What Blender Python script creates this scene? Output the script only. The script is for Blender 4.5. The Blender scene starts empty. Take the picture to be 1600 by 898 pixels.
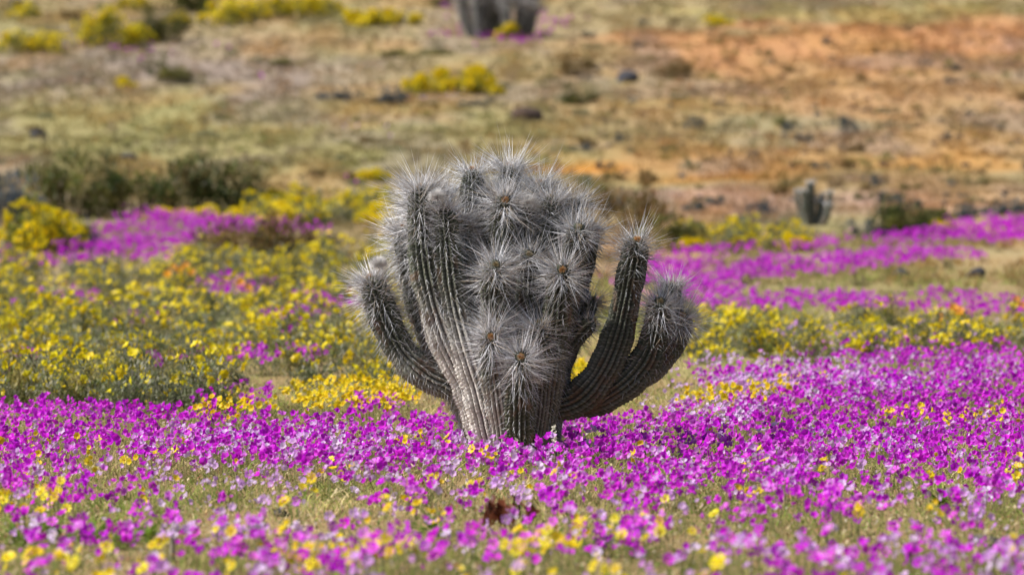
import bpy, bmesh, math, random
import numpy as np
from mathutils import Vector

random.seed(7)
RNG = np.random.default_rng(11)
SC = bpy.context.scene
COL = SC.collection

# ------------------------------------------------------------------ camera, sky, sun, exposure
CAM_D, CAM_H, LENS = 29.0, 1.30, 200.0
KPX = 36.0 / LENS / 1600.0                      # radians per photograph pixel
PITCH = math.atan(CAM_H / CAM_D) - math.atan((722 - 449) * KPX)
cam_data = bpy.data.cameras.new('camera')
cam_data.lens = LENS
cam_data.sensor_width = 36.0
cam_data.clip_start, cam_data.clip_end = 0.5, 3000.0
cam_data.dof.use_dof = True
cam_data.dof.focus_distance = CAM_D - 0.2
cam_data.dof.aperture_fstop = 3.5
cam = bpy.data.objects.new('camera', cam_data)
cam.location = (0, -CAM_D, CAM_H)
cam.rotation_euler = (math.pi / 2 - PITCH, 0, 0)
COL.objects.link(cam)
SC.camera = cam

SUN_EL, SUN_AZ = math.radians(47), math.radians(252)   # azimuth clockwise from +Y: left of and slightly behind the camera
SUN_DIR = Vector((math.sin(SUN_AZ) * math.cos(SUN_EL), math.cos(SUN_AZ) * math.cos(SUN_EL), math.sin(SUN_EL)))
world = bpy.data.worlds.new('World')
SC.world = world
world.use_nodes = True
wn = world.node_tree.nodes
sky = wn.new('ShaderNodeTexSky')
sky.sky_type = 'NISHITA'
sky.sun_disc = False
sky.sun_elevation = SUN_EL
sky.sun_rotation = SUN_AZ
sky.dust_density = 1.5
world.node_tree.links.new(sky.outputs[0], wn['Background'].inputs[0])
wn['Background'].inputs[1].default_value = 0.085
sun_data = bpy.data.lights.new('sun', 'SUN')
sun_data.energy = 5.0
sun_data.angle = math.radians(0.5)
sun_data.color = (1.0, 0.96, 0.90)
sun = bpy.data.objects.new('sun', sun_data)
sun.rotation_euler = SUN_DIR.to_track_quat('Z', 'Y').to_euler()
sun.location = (-20, -20, 40)
COL.objects.link(sun)
SC.view_settings.view_transform = 'Standard'
SC.view_settings.look = 'None'
SC.view_settings.exposure = 0.40
SC.view_settings.gamma = 1.0
SC.cycles.use_denoising = True
SC.cycles.max_bounces = 6
SC.cycles.transparent_max_bounces = 4

# ------------------------------------------------------------------ small helpers
def _hash(ix, iy, seed):
    n = (ix.astype(np.int64) * 374761393 + iy.astype(np.int64) * 668265263 + seed * 1442695041) & 0x7fffffff
    n = ((n ^ (n >> 13)) * 1274126177) & 0x7fffffff
    n = n ^ (n >> 16)
    return (n & 0xffff) / 65535.0

def vnoise(x, y, seed=0):
    x = np.asarray(x, float); y = np.asarray(y, float)
    ix, iy = np.floor(x), np.floor(y)
    fx, fy = x - ix, y - iy
    fx = fx * fx * (3 - 2 * fx); fy = fy * fy * (3 - 2 * fy)
    a, b = _hash(ix, iy, seed), _hash(ix + 1, iy, seed)
    c, d = _hash(ix, iy + 1, seed), _hash(ix + 1, iy + 1, seed)
    return (a * (1 - fx) + b * fx) * (1 - fy) + (c * (1 - fx) + d * fx) * fy

def fbm(x, y, seed=0, octv=4):
    s, a, t = 0, 1.0, 0
    for o in range(octv):
        s = s + a * vnoise(np.asarray(x) * 2 ** o, np.asarray(y) * 2 ** o, seed + o * 17)
        t += a; a *= 0.5
    return s / t

def sstep(a, b, x):
    t = np.clip((x - a) / (b - a), 0, 1)
    return t * t * (3 - 2 * t)

def srgb(r, g, b):
    f = lambda c: (c / 255 / 12.92) if c / 255 <= 0.04045 else ((c / 255 + 0.055) / 1.055) ** 2.4
    return np.array([f(r), f(g), f(b)])

def mesh_np(name, V, F, col=None, smooth=False, mats=()):
    V = np.ascontiguousarray(V, np.float32); F = np.ascontiguousarray(F, np.int32)
    me = bpy.data.meshes.new(name)
    n, k = F.shape
    me.vertices.add(len(V)); me.vertices.foreach_set('co', V.ravel())
    me.loops.add(n * k); me.loops.foreach_set('vertex_index', F.ravel())
    me.polygons.add(n); me.polygons.foreach_set('loop_start', np.arange(n, dtype=np.int32) * k)
    me.polygons.foreach_set('use_smooth', np.full(n, smooth))
    me.update(calc_edges=True)
    if col is not None:
        c = np.ones((len(V), 4), np.float32); c[:, :3] = col
        at = me.color_attributes.new('col', 'FLOAT_COLOR', 'POINT')
        at.data.foreach_set('color', c.ravel())
    for m in mats: me.materials.append(m)
    return me

def link(name, data, parent=None):
    o = bpy.data.objects.new(name, data)
    COL.objects.link(o)
    if parent is not None: o.parent = parent
    return o

def tag(o, label, cat, group=None, kind=None):
    if label: o['label'] = label
    if cat: o['category'] = cat
    if group: o['group'] = group
    if kind: o['kind'] = kind
    return o

def empty(name, loc, rz=0.0, s=1.0):
    o = bpy.data.objects.new(name, None)
    o.empty_display_size = 0.1
    o.location = loc; o.rotation_euler = (0, 0, rz); o.scale = (s, s, s) if np.isscalar(s) else s
    COL.objects.link(o)
    return o

def copy_tree(o, parent=None):
    c = o.copy(); COL.objects.link(c)
    if parent is not None: c.parent = parent
    for ch in list(o.children): copy_tree(ch, c)
    return c

def nrm(v):
    return v / np.maximum(np.linalg.norm(v, axis=-1, keepdims=True), 1e-9)

# ------------------------------------------------------------------ materials
def mat_new(name):
    m = bpy.data.materials.new(name); m.use_nodes = True
    nt = m.node_tree; nt.nodes.clear()
    out = nt.nodes.new('ShaderNodeOutputMaterial')
    return m, nt, out

def mat_leafy(name, transl=0.35, noise_scale=30.0, noise_amt=0.25, gloss=0.0):
    m, nt, out = mat_new(name)
    N, L = nt.nodes, nt.links
    at = N.new('ShaderNodeAttribute'); at.attribute_name = 'col'
    nz = N.new('ShaderNodeTexNoise'); nz.inputs['Scale'].default_value = noise_scale; nz.inputs['Detail'].default_value = 3
    gc = N.new('ShaderNodeNewGeometry')
    L.new(gc.outputs['Position'], nz.inputs['Vector'])
    mr = N.new('ShaderNodeMapRange'); mr.inputs[3].default_value = 1 - noise_amt; mr.inputs[4].default_value = 1 + noise_amt
    L.new(nz.outputs['Fac'], mr.inputs[0])
    vm = N.new('ShaderNodeVectorMath'); vm.operation = 'SCALE'
    L.new(at.outputs['Color'], vm.inputs[0]); L.new(mr.outputs[0], vm.inputs['Scale'])
    d = N.new('ShaderNodeBsdfDiffuse'); L.new(vm.outputs[0], d.inputs['Color'])
    t = N.new('ShaderNodeBsdfTranslucent'); L.new(vm.outputs[0], t.inputs['Color'])
    mx = N.new('ShaderNodeMixShader'); mx.inputs[0].default_value = transl
    L.new(d.outputs[0], mx.inputs[1]); L.new(t.outputs[0], mx.inputs[2])
    last = mx
    if gloss > 0:
        g = N.new('ShaderNodeBsdfGlossy'); g.inputs['Roughness'].default_value = 0.45
        m2 = N.new('ShaderNodeMixShader'); m2.inputs[0].default_value = gloss
        L.new(mx.outputs[0], m2.inputs[1]); L.new(g.outputs[0], m2.inputs[2]); last = m2
    L.new(last.outputs[0], out.inputs[0])
    return m

def mat_solid(name, rough=0.85, noise_scale=25.0, noise_amt=0.35, bump=0.3, bump_dist=0.01, spec=0.2, objcoord=True):
    m, nt, out = mat_new(name)
    N, L = nt.nodes, nt.links
    at = N.new('ShaderNodeAttribute'); at.attribute_name = 'col'
    tc = N.new('ShaderNodeTexCoord')
    nz = N.new('ShaderNodeTexNoise'); nz.inputs['Scale'].default_value = noise_scale; nz.inputs['Detail'].default_value = 5
    L.new(tc.outputs['Object'], nz.inputs['Vector'])
    mr = N.new('ShaderNodeMapRange'); mr.inputs[3].default_value = 1 - noise_amt; mr.inputs[4].default_value = 1 + noise_amt
    L.new(nz.outputs['Fac'], mr.inputs[0])
    vm = N.new('ShaderNodeVectorMath'); vm.operation = 'SCALE'
    L.new(at.outputs['Color'], vm.inputs[0]); L.new(mr.outputs[0], vm.inputs['Scale'])
    p = N.new('ShaderNodeBsdfPrincipled')
    p.inputs['Roughness'].default_value = rough
    p.inputs['Specular IOR Level'].default_value = spec
    L.new(vm.outputs[0], p.inputs['Base Color'])
    bp = N.new('ShaderNodeBump'); bp.inputs['Strength'].default_value = bump; bp.inputs['Distance'].default_value = bump_dist
    L.new(nz.outputs['Fac'], bp.inputs['Height']); L.new(bp.outputs[0], p.inputs['Normal'])
    L.new(p.outputs[0], out.inputs[0])
    return m

M_GROUND = mat_solid('soil', 0.95, 1.7, 0.22, 0.6, 0.05, 0.1)
M_PETAL = mat_leafy('petal', 0.42, 60, 0.18, 0.02)
M_GRASS = mat_leafy('grass_blade', 0.4, 20, 0.25)
M_LEAF = mat_leafy('leaf', 0.38, 25, 0.3, 0.02)
M_STEMS = mat_solid('woody_stem', 0.9, 60, 0.3, 0.2, 0.002)
M_CACTUS = mat_solid('cactus_skin', 0.75, 70, 0.4, 0.5, 0.003, 0.25)
M_SPINE = mat_solid('cactus_spine', 0.5, 40, 0.3, 0.0, 0.001, 0.4)
M_WOOL = mat_leafy('wool', 0.3, 120, 0.2)
M_ROCK = mat_solid('rock', 0.9, 14, 0.45, 0.8, 0.03, 0.2)

# ------------------------------------------------------------------ terrain shape
PROF_Y = np.array([1400, 930, 722, 662, 572, 492, 407, 364, 302, 202, 102, 2, -200, -420, -600], float)
PROF_D = np.array([8.6, 19, 29, 33.5, 42, 53, 65, 73, 85, 106, 129, 156, 220, 330, 480], float)
PROF_Z = CAM_H - PROF_D * np.tan(PITCH + (PROF_Y - 449) * KPX)
PROF_Z[0] = 0.0
PROF_D = np.concatenate([[-300.0], PROF_D]); PROF_Z = np.concatenate([[-0.3], PROF_Z])
_dd = np.linspace(-300, 480, 7801)
_zz = np.interp(_dd, PROF_D, PROF_Z)
_k = np.hanning(61); _k /= _k.sum()
_zz = np.convolve(np.pad(_zz, 30, mode='edge'), _k, mode='valid')

def ground_z(X, Y):
    X = np.asarray(X, float); Y = np.asarray(Y, float)
    d = Y + CAM_D
    z = np.interp(d, _dd, _zz)
    amp = 0.02 + 0.20 * sstep(45, 120, d)
    z = z + amp * (fbm(X / 7.0 + 31, Y / 11.0 + 7, 5, 3) - 0.5)
    z = z + (0.03 + 0.08 * sstep(45, 90, d)) * (fbm(X / 1.1, Y / 1.6, 9, 3) - 0.5)
    z = z + 0.012 * np.clip(X, -40, 40) * sstep(45, 80, d) * sstep(-2, 8, X)
    return z - 0.02 * np.exp(-(X * X + Y * Y) / 4.0)

def project(X, Y, Z):
    rx, ry, rz = X, Y + CAM_D, Z - CAM_H
    cp, sp = math.cos(PITCH), math.sin(PITCH)
    df = ry * cp - rz * sp
    du = ry * sp + rz * cp
    return 800 + rx / df / KPX, 449 - du / df / KPX

def px_ground(px, py):
    """where the ray through a photograph pixel first meets the terrain"""
    d = np.arange(14, 470, 0.1)
    ax, ay = (px - 800) * KPX, PITCH + (py - 449) * KPX
    X, Z = d * ax, CAM_H - d * math.tan(ay)
    g = ground_z(X, d - CAM_D)
    i = int(np.argmax(Z <= g))
    return float(X[i]), float(d[i] - CAM_D), float(g[i])

def px_at(px, py, Y):
    d = CAM_D + Y
    return np.array([(px - 800) * KPX * d, Y, CAM_H - d * math.tan(PITCH + (py - 449) * KPX)])

# ------------------------------------------------------------------ soil colours (the land's own patches)
def E(px, py, cx, cy, rx, ry):
    return np.clip(1.25 - ((px - cx) / rx) ** 2 - ((py - cy) / ry) ** 2, 0, 1)

ZONES = [  # cx, cy, rx, ry, sRGB, strength : bare or tinted ground patches
    (250, 110, 420, 40, (150, 134, 122), .7), (160, 190, 330, 50, (156, 146, 98), .7),
    (420, 215, 520, 66, (156, 146, 96), .85), (700, 60, 380, 28, (164, 146, 112), .6),
    (1330, 84, 430, 44, (190, 140, 95), 1.0), (1530, 60, 260, 38, (190, 138, 94), .9),
    (1180, 65, 200, 18, (190, 140, 95), .8), (1380, 165, 460, 66, (180, 142, 100), .95), (1300, 240, 460, 50, (178, 142, 96), .8),
    (1350, 15, 400, 18, (166, 152, 96), .8), (1090, 165, 160, 30, (176, 146, 96), .6),
    (930, 258, 120, 9, (210, 138, 56), 1.0), (1150, 275, 120, 8, (206, 142, 66), .9), (1150, 255, 190, 40, (186, 142, 88), .6),
    (1500, 255, 200, 24, (190, 140, 74), .6), (1230, 205, 140, 20, (150, 142, 112), .7),
    (1330, 312, 330, 28, (176, 144, 124), .95), (1130, 320, 120, 26, (180, 144, 118), .9),
    (620, 30, 200, 16, (160, 142, 116), .7), (1450, 430, 260, 32, (172, 142, 104), .9),
    (560, 480, 90, 40, (178, 146, 118), .8), (480, 320, 160, 30, (160, 148, 100), .5),
    (870, 120, 160, 30, (170, 144, 96), .6), (640, 195, 140, 14, (160, 148, 132), .5),
    (460, 70, 160, 22, (168, 142, 112), .6), (1060, 420, 110, 90, (176, 140, 122), .7),
]

def soil_colour(X, Y):
    Z = ground_z(X, Y)
    px, py = project(X, Y, Z)
    w1 = (fbm(X / 2.2, Y / 5.0, 41) - 0.5); w2 = (fbm(X / 2.2 + 50, Y / 5.0, 43) - 0.5)
    pxw, pyw = px + w1 * 240, py + w2 * 60
    d = Y + CAM_D
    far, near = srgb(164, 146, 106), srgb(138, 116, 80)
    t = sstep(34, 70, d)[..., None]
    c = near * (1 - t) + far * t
    for cx, cy, rx, ry, col, s in ZONES:
        w = (E(pxw, pyw, cx, cy, rx, ry) * s * (d > 40))[..., None]
        c = c * (1 - w) + srgb(*col) * w
    n = fbm(X / .8, Y / 4.5, 71, 5)
    g = fbm(X / 2.2 + 9, Y / 13.0, 77, 4)
    right = sstep(950, 1150, px) * (py < 345)
    wg = (sstep(0.52, 0.72, g) * (0.42 - .22 * right) * (d > 40))[..., None]
    c = c * (1 - wg) + srgb(138, 138, 84) * wg
    wo = (sstep(0.58, 0.70, fbm(X / 1.5 + 70, Y / 9.0, 83, 4)) * 0.24 * (d > 62))[..., None]
    c = c * (1 - wo) + srgb(198, 144, 76) * wo
    wm = (sstep(0.56, 0.68, fbm(X / 1.6 + 120, Y / 9.0, 89, 4)) * 0.4 * (d > 62))[..., None]
    c = c * (1 - wm) + srgb(140, 124, 120) * wm
    c = c * np.where(d > 48, 0.78 + 0.20 * n, 0.85 + 0.5 * n)[..., None]
    return c

# ------------------------------------------------------------------ the ground sheet
def axis(parts):
    out = []
    for a, b, s in parts: out.append(np.arange(a, b, s))
    return np.concatenate(out + [[parts[-1][1]]])

gx = axis([(-420, -60, 20), (-60, -20, 2), (-20, 20, 0.2), (20, 60, 2), (60, 420, 20)])
gy = axis([(-320, -40, 20), (-40, -12, 1.0), (-12, 60, 0.3), (60, 150, 0.5), (150, 450, 10)])
GX, GY = np.meshgrid(gx, gy)
GZ = ground_z(GX, GY)
gv = np.stack([GX, GY, GZ], -1).reshape(-1, 3)
nx, ny = len(gx), len(gy)
ii = (np.arange(ny - 1)[:, None] * nx + np.arange(nx - 1)[None]).ravel()
gf = np.stack([ii, ii + 1, ii + nx + 1, ii + nx], -1)
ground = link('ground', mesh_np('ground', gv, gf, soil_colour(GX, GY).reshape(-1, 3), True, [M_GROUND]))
tag(ground, 'tan and orange soil of the meadow rising into the dry hillside', 'ground', kind='structure')

# ------------------------------------------------------------------ the big cactus
def catmull(P, n):
    P = np.asarray(P, float)
    Q = np.vstack([2 * P[0] - P[1], P, 2 * P[-1] - P[-2]])
    out = []
    m = 40
    for i in range(1, len(Q) - 2):
        t = np.linspace(0, 1, m, endpoint=False)[:, None]
        a, b, c, d = Q[i - 1], Q[i], Q[i + 1], Q[i + 2]
        out.append(0.5 * ((2 * b) + (-a + c) * t + (2 * a - 5 * b + 4 * c - d) * t ** 2 + (-a + 3 * b - 3 * c + d) * t ** 3))
    out = np.vstack(out + [P[-1:]])
    s = np.concatenate([[0], np.cumsum(np.linalg.norm(np.diff(out, axis=0), axis=1))])
    u = np.linspace(0, s[-1], n)
    return np.stack([np.interp(u, s, out[:, k]) for k in range(out.shape[1])], -1), u

def stem_parts(P, R, ribs=13, ring=0.0075, per_rib=4, corky=0.35, furry=1.0, long_spine=0.115, seed=0, areole=0.019, nsp=7, thick=0.0013, bare=0.0, dark=1.0, head=1.0, reach=0.24):
    """P: control points, R: radius per control point. Returns ribbed skin, spines and tip wool as (V, F, colour)."""
    rng = np.random.default_rng(seed)
    PR = np.column_stack([P, R])
    L0 = np.sum(np.linalg.norm(np.diff(np.asarray(P), axis=0), axis=1))
    n = max(int(L0 / ring), 14)
    C, s = catmull(PR, n)
    r = C[:, 3].copy(); C = C[:, :3]; L = s[-1]
    T = nrm(np.gradient(C, axis=0))
    # rotation-minimising frame
    U = np.zeros_like(C)
    u = np.cross(T[0], [0.3, 1, 0.2]); u /= np.linalg.norm(u)
    for i in range(n):
        u = u - T[i] * np.dot(u, T[i]); u /= np.linalg.norm(u); U[i] = u
    W = np.cross(T, U)
    tip = L - s
    rt = r[-1]
    dome = np.sqrt(np.clip(1 - np.clip((rt * 1.15 - tip) / (rt * 1.15), 0, 1) ** 2, 0.0, 1))
    dome = 0.10 + 0.90 * dome
    # slow swellings along the stem: yearly growth
    rr = r * dome * (1 + 0.05 * np.sin(s * 17 + seed) + 0.03 * np.sin(s * 41 + 2 * seed))
    nv = ribs * per_rib
    th = np.arange(nv) / nv * 2 * np.pi
    ph = (np.arange(nv) % per_rib) / per_rib
    crest = 0.5 + 0.5 * np.cos(ph * 2 * np.pi)               # 1 on the rib, 0 in the furrow
    crest = crest ** 0.8
    ribi = np.arange(nv) // per_rib
    notch = 0.5 + 0.5 * np.cos(2 * np.pi * (s[:, None] / areole + 0.5 * (ribi[None] % 2)))
    depth = 0.31
    rad = rr[:, None] * (1 - depth + depth * crest[None] * (0.83 + 0.24 * notch))
    rad *= 1 + 0.02 * rng.standard_normal((n, nv))
    V = C[:, None] + rad[..., None] * (np.cos(th)[None, :, None] * U[:, None] + np.sin(th)[None, :, None] * W[:, None])
    tipv = C[-1] + T[-1] * 0.006
    old = sstep(0.28, 0.66, 1 - s / L) * corky
    old = np.clip(old + 0.25 * (fbm(s * 9, np.full(n, seed * 3.1), 3) - 0.5), 0, 1)
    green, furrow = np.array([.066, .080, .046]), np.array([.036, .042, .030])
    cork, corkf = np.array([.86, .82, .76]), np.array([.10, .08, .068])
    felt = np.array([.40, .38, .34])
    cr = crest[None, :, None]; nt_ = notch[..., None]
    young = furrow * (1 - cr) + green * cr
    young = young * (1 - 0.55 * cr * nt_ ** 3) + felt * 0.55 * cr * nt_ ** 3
    aged = corkf * (1 - cr ** .7) + cork * cr ** .7 * (0.72 + 0.28 * nt_)
    o = old[:, None, None]
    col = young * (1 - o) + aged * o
    blot = fbm(s[:, None] * 14 + seed * 7.7, th[None] * 1.6 + seed, 21, 3)[..., None]       # scarred brown patches
    sc = sstep(.60, .70, blot) * .75 * sstep(.05, .3, 1 - s / L)[:, None, None] * (1 - .6 * o)
    col = col * (1 - sc) + (np.array([.16, .105, .07]) * (.5 + .9 * cr)) * sc
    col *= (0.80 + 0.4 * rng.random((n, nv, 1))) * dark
    idx = np.arange(n * nv).reshape(n, nv)
    a = idx[:-1]; b = np.roll(idx, -1, 1)[:-1]; c = np.roll(idx, -1, 1)[1:]; d = idx[1:]
    F = np.concatenate([np.stack([a, b, c], -1).reshape(-1, 3), np.stack([a, c, d], -1).reshape(-1, 3)])
    last = idx[-1]
    capf = np.stack([last, np.roll(last, -1), np.full(nv, n * nv)], -1)
    V = np.vstack([V.reshape(-1, 3), tipv]); F = np.vstack([F, capf])
    col = np.vstack([col.reshape(-1, 3), felt])
    skin = (V, F, col)
    # ---- spines: one bunch per areole
    bs, bd, bl, bc = [], [], [], []
    for k in range(ribs):
        st = np.arange(0.04 + areole * 0.5 * (k % 2), L - 0.004, areole * (1.0))
        st = np.concatenate([st, L - np.array([0.004, 0.012, 0.022, 0.032])])
        st = st + rng.normal(0, 0.002, len(st))
        st = np.clip(st, 0, L - 0.002)
        i = np.clip((st / L * (n - 1)), 0, n - 1.001); i0 = i.astype(int); f = (i - i0)[:, None]
        g = lambda A: A[i0] * (1 - f) + A[i0 + 1] * f
        ang = k / ribs * 2 * np.pi
        radv = math.cos(ang) * g(U) + math.sin(ang) * g(W)
        pos = g(C) + radv * (rr[i0] * 0.97)[:, None]
        tp = L - st
        near = sstep(reach, 0.03, tp)                       # 1 at the growing end
        tipness = sstep(rt * 1.6, 0, tp)
        for q in range(nsp):
            keep = rng.random(len(st)) < (0.26 + 0.34 * near * head) * (furry if q > 1 else 1.0) * np.where(tp > L * (1 - bare), 0.12, 1.0)
            nn = keep.sum()
            if nn == 0: continue
            nk = near[keep]
            ln = (0.022 + 0.030 * furry + (long_spine * head - 0.045) * nk) * (0.40 + 0.95 * rng.random(nn) ** 1.6)
            if q == 0: ln = ln * 1.35
            up = (0.65 * nk - 0.5)[:, None]
            dirv = radv[keep] * (1.0 - 0.25 * tipness[keep])[:, None] + g(T)[keep] * up + g(T)[keep] * (0.55 * tipness[keep])[:, None] + rng.normal(0, 0.36, (nn, 3))
            dirv = nrm(dirv)
            dirv[:, 2] -= 0.22 * (1 - nk)
            bs.append(pos[keep]); bd.append(nrm(dirv)); bl.append(ln)
            base = np.array([.68, .68, .70]) * (0.30 + 0.95 * rng.random((nn, 1)) ** 1.2) * (.35 + .65 * dark) * (.78 + .42 * nk[:, None])
            brown = np.array([.46, .36, .24])
            w = (rng.random((nn, 1)) < 0.10 + 0.12 * tipness[keep][:, None]) * 0.7
            bc.append(base * (1 - w) + brown * w)
    B = np.vstack(bs); D = np.vstack(bd); Ln = np.concatenate(bl); Cc = np.vstack(bc)
    X = nrm(np.cross(D, np.array([0.31, 0.2, 0.93]))); Y = np.cross(D, X)
    m = len(B)
    th3 = thick * (0.7 + 0.6 * rng.random(m))
    tri = [X * math.cos(t) + Y * math.sin(t) for t in (0, 2.094, 4.189)]
    SV = np.stack([B + tri[0] * th3[:, None], B + tri[1] * th3[:, None], B + tri[2] * th3[:, None], B + D * Ln[:, None]], 1)
    j = np.arange(m)[:, None] * 4
    SF = np.concatenate([np.concatenate([j, j + 1, j + 3], 1), np.concatenate([j + 1, j + 2, j + 3], 1), np.concatenate([j + 2, j, j + 3], 1)])
    spines = (SV.reshape(-1, 3), SF, np.repeat(Cc, 4, 0))
    return skin, spines, C[-1], T[-1], rt

def fuzz_ball(c, axis_, rad, hair, ncol, nh, seed, flat=1.0, thick=0.0012):
    """a woolly dome: a knobbly core with short hairs"""
    rng = np.random.default_rng(seed)
    k = rng.normal(size=(nh, 3)); k = nrm(k)
    ax = np.asarray(axis_) / np.linalg.norm(axis_)
    k = np.where((k @ ax)[:, None] < -0.3, -k, k)
    B = c + k * rad * 0.75
    D = nrm(k + rng.normal(0, 0.25, k.shape))
    X = nrm(np.cross(D, [0.2, 0.5, 0.84])); Y = np.cross(D, X)
    t = thick
    hv = np.stack([B + X * t, B - 0.5 * X * t + Y * t, B - 0.5 * X * t - Y * t, B + D * (rad * 0.25 + hair * (0.5 + rng.random((nh, 1))))], 1).reshape(-1, 3)
    j = np.arange(nh)[:, None] * 4
    hf = np.concatenate([np.concatenate([j, j + 1, j + 3], 1), np.concatenate([j + 1, j + 2, j + 3], 1), np.concatenate([j + 2, j, j + 3], 1)])
    bm = bmesh.new(); bmesh.ops.create_icosphere(bm, subdivisions=2, radius=1.0)
    cv = np.array([v.co[:] for v in bm.verts]); cf = np.array([[v.index for v in f.verts] for f in bm.faces]); bm.free()
    cv = cv * rad * 0.8 * (1 + 0.12 * rng.standard_normal((len(cv), 1))) + c
    V = np.vstack([hv, cv]); F = np.vstack([hf, cf + len(hv)])
    cc = np.asarray(ncol) * (0.7 + 0.5 * rng.random((len(V), 1)))
    return V, F, cc

def add(name, geo, mat, parent, smooth=False):
    return link(name, mesh_np(name, geo[0], geo[1], geo[2], smooth, [mat]), parent)

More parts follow.
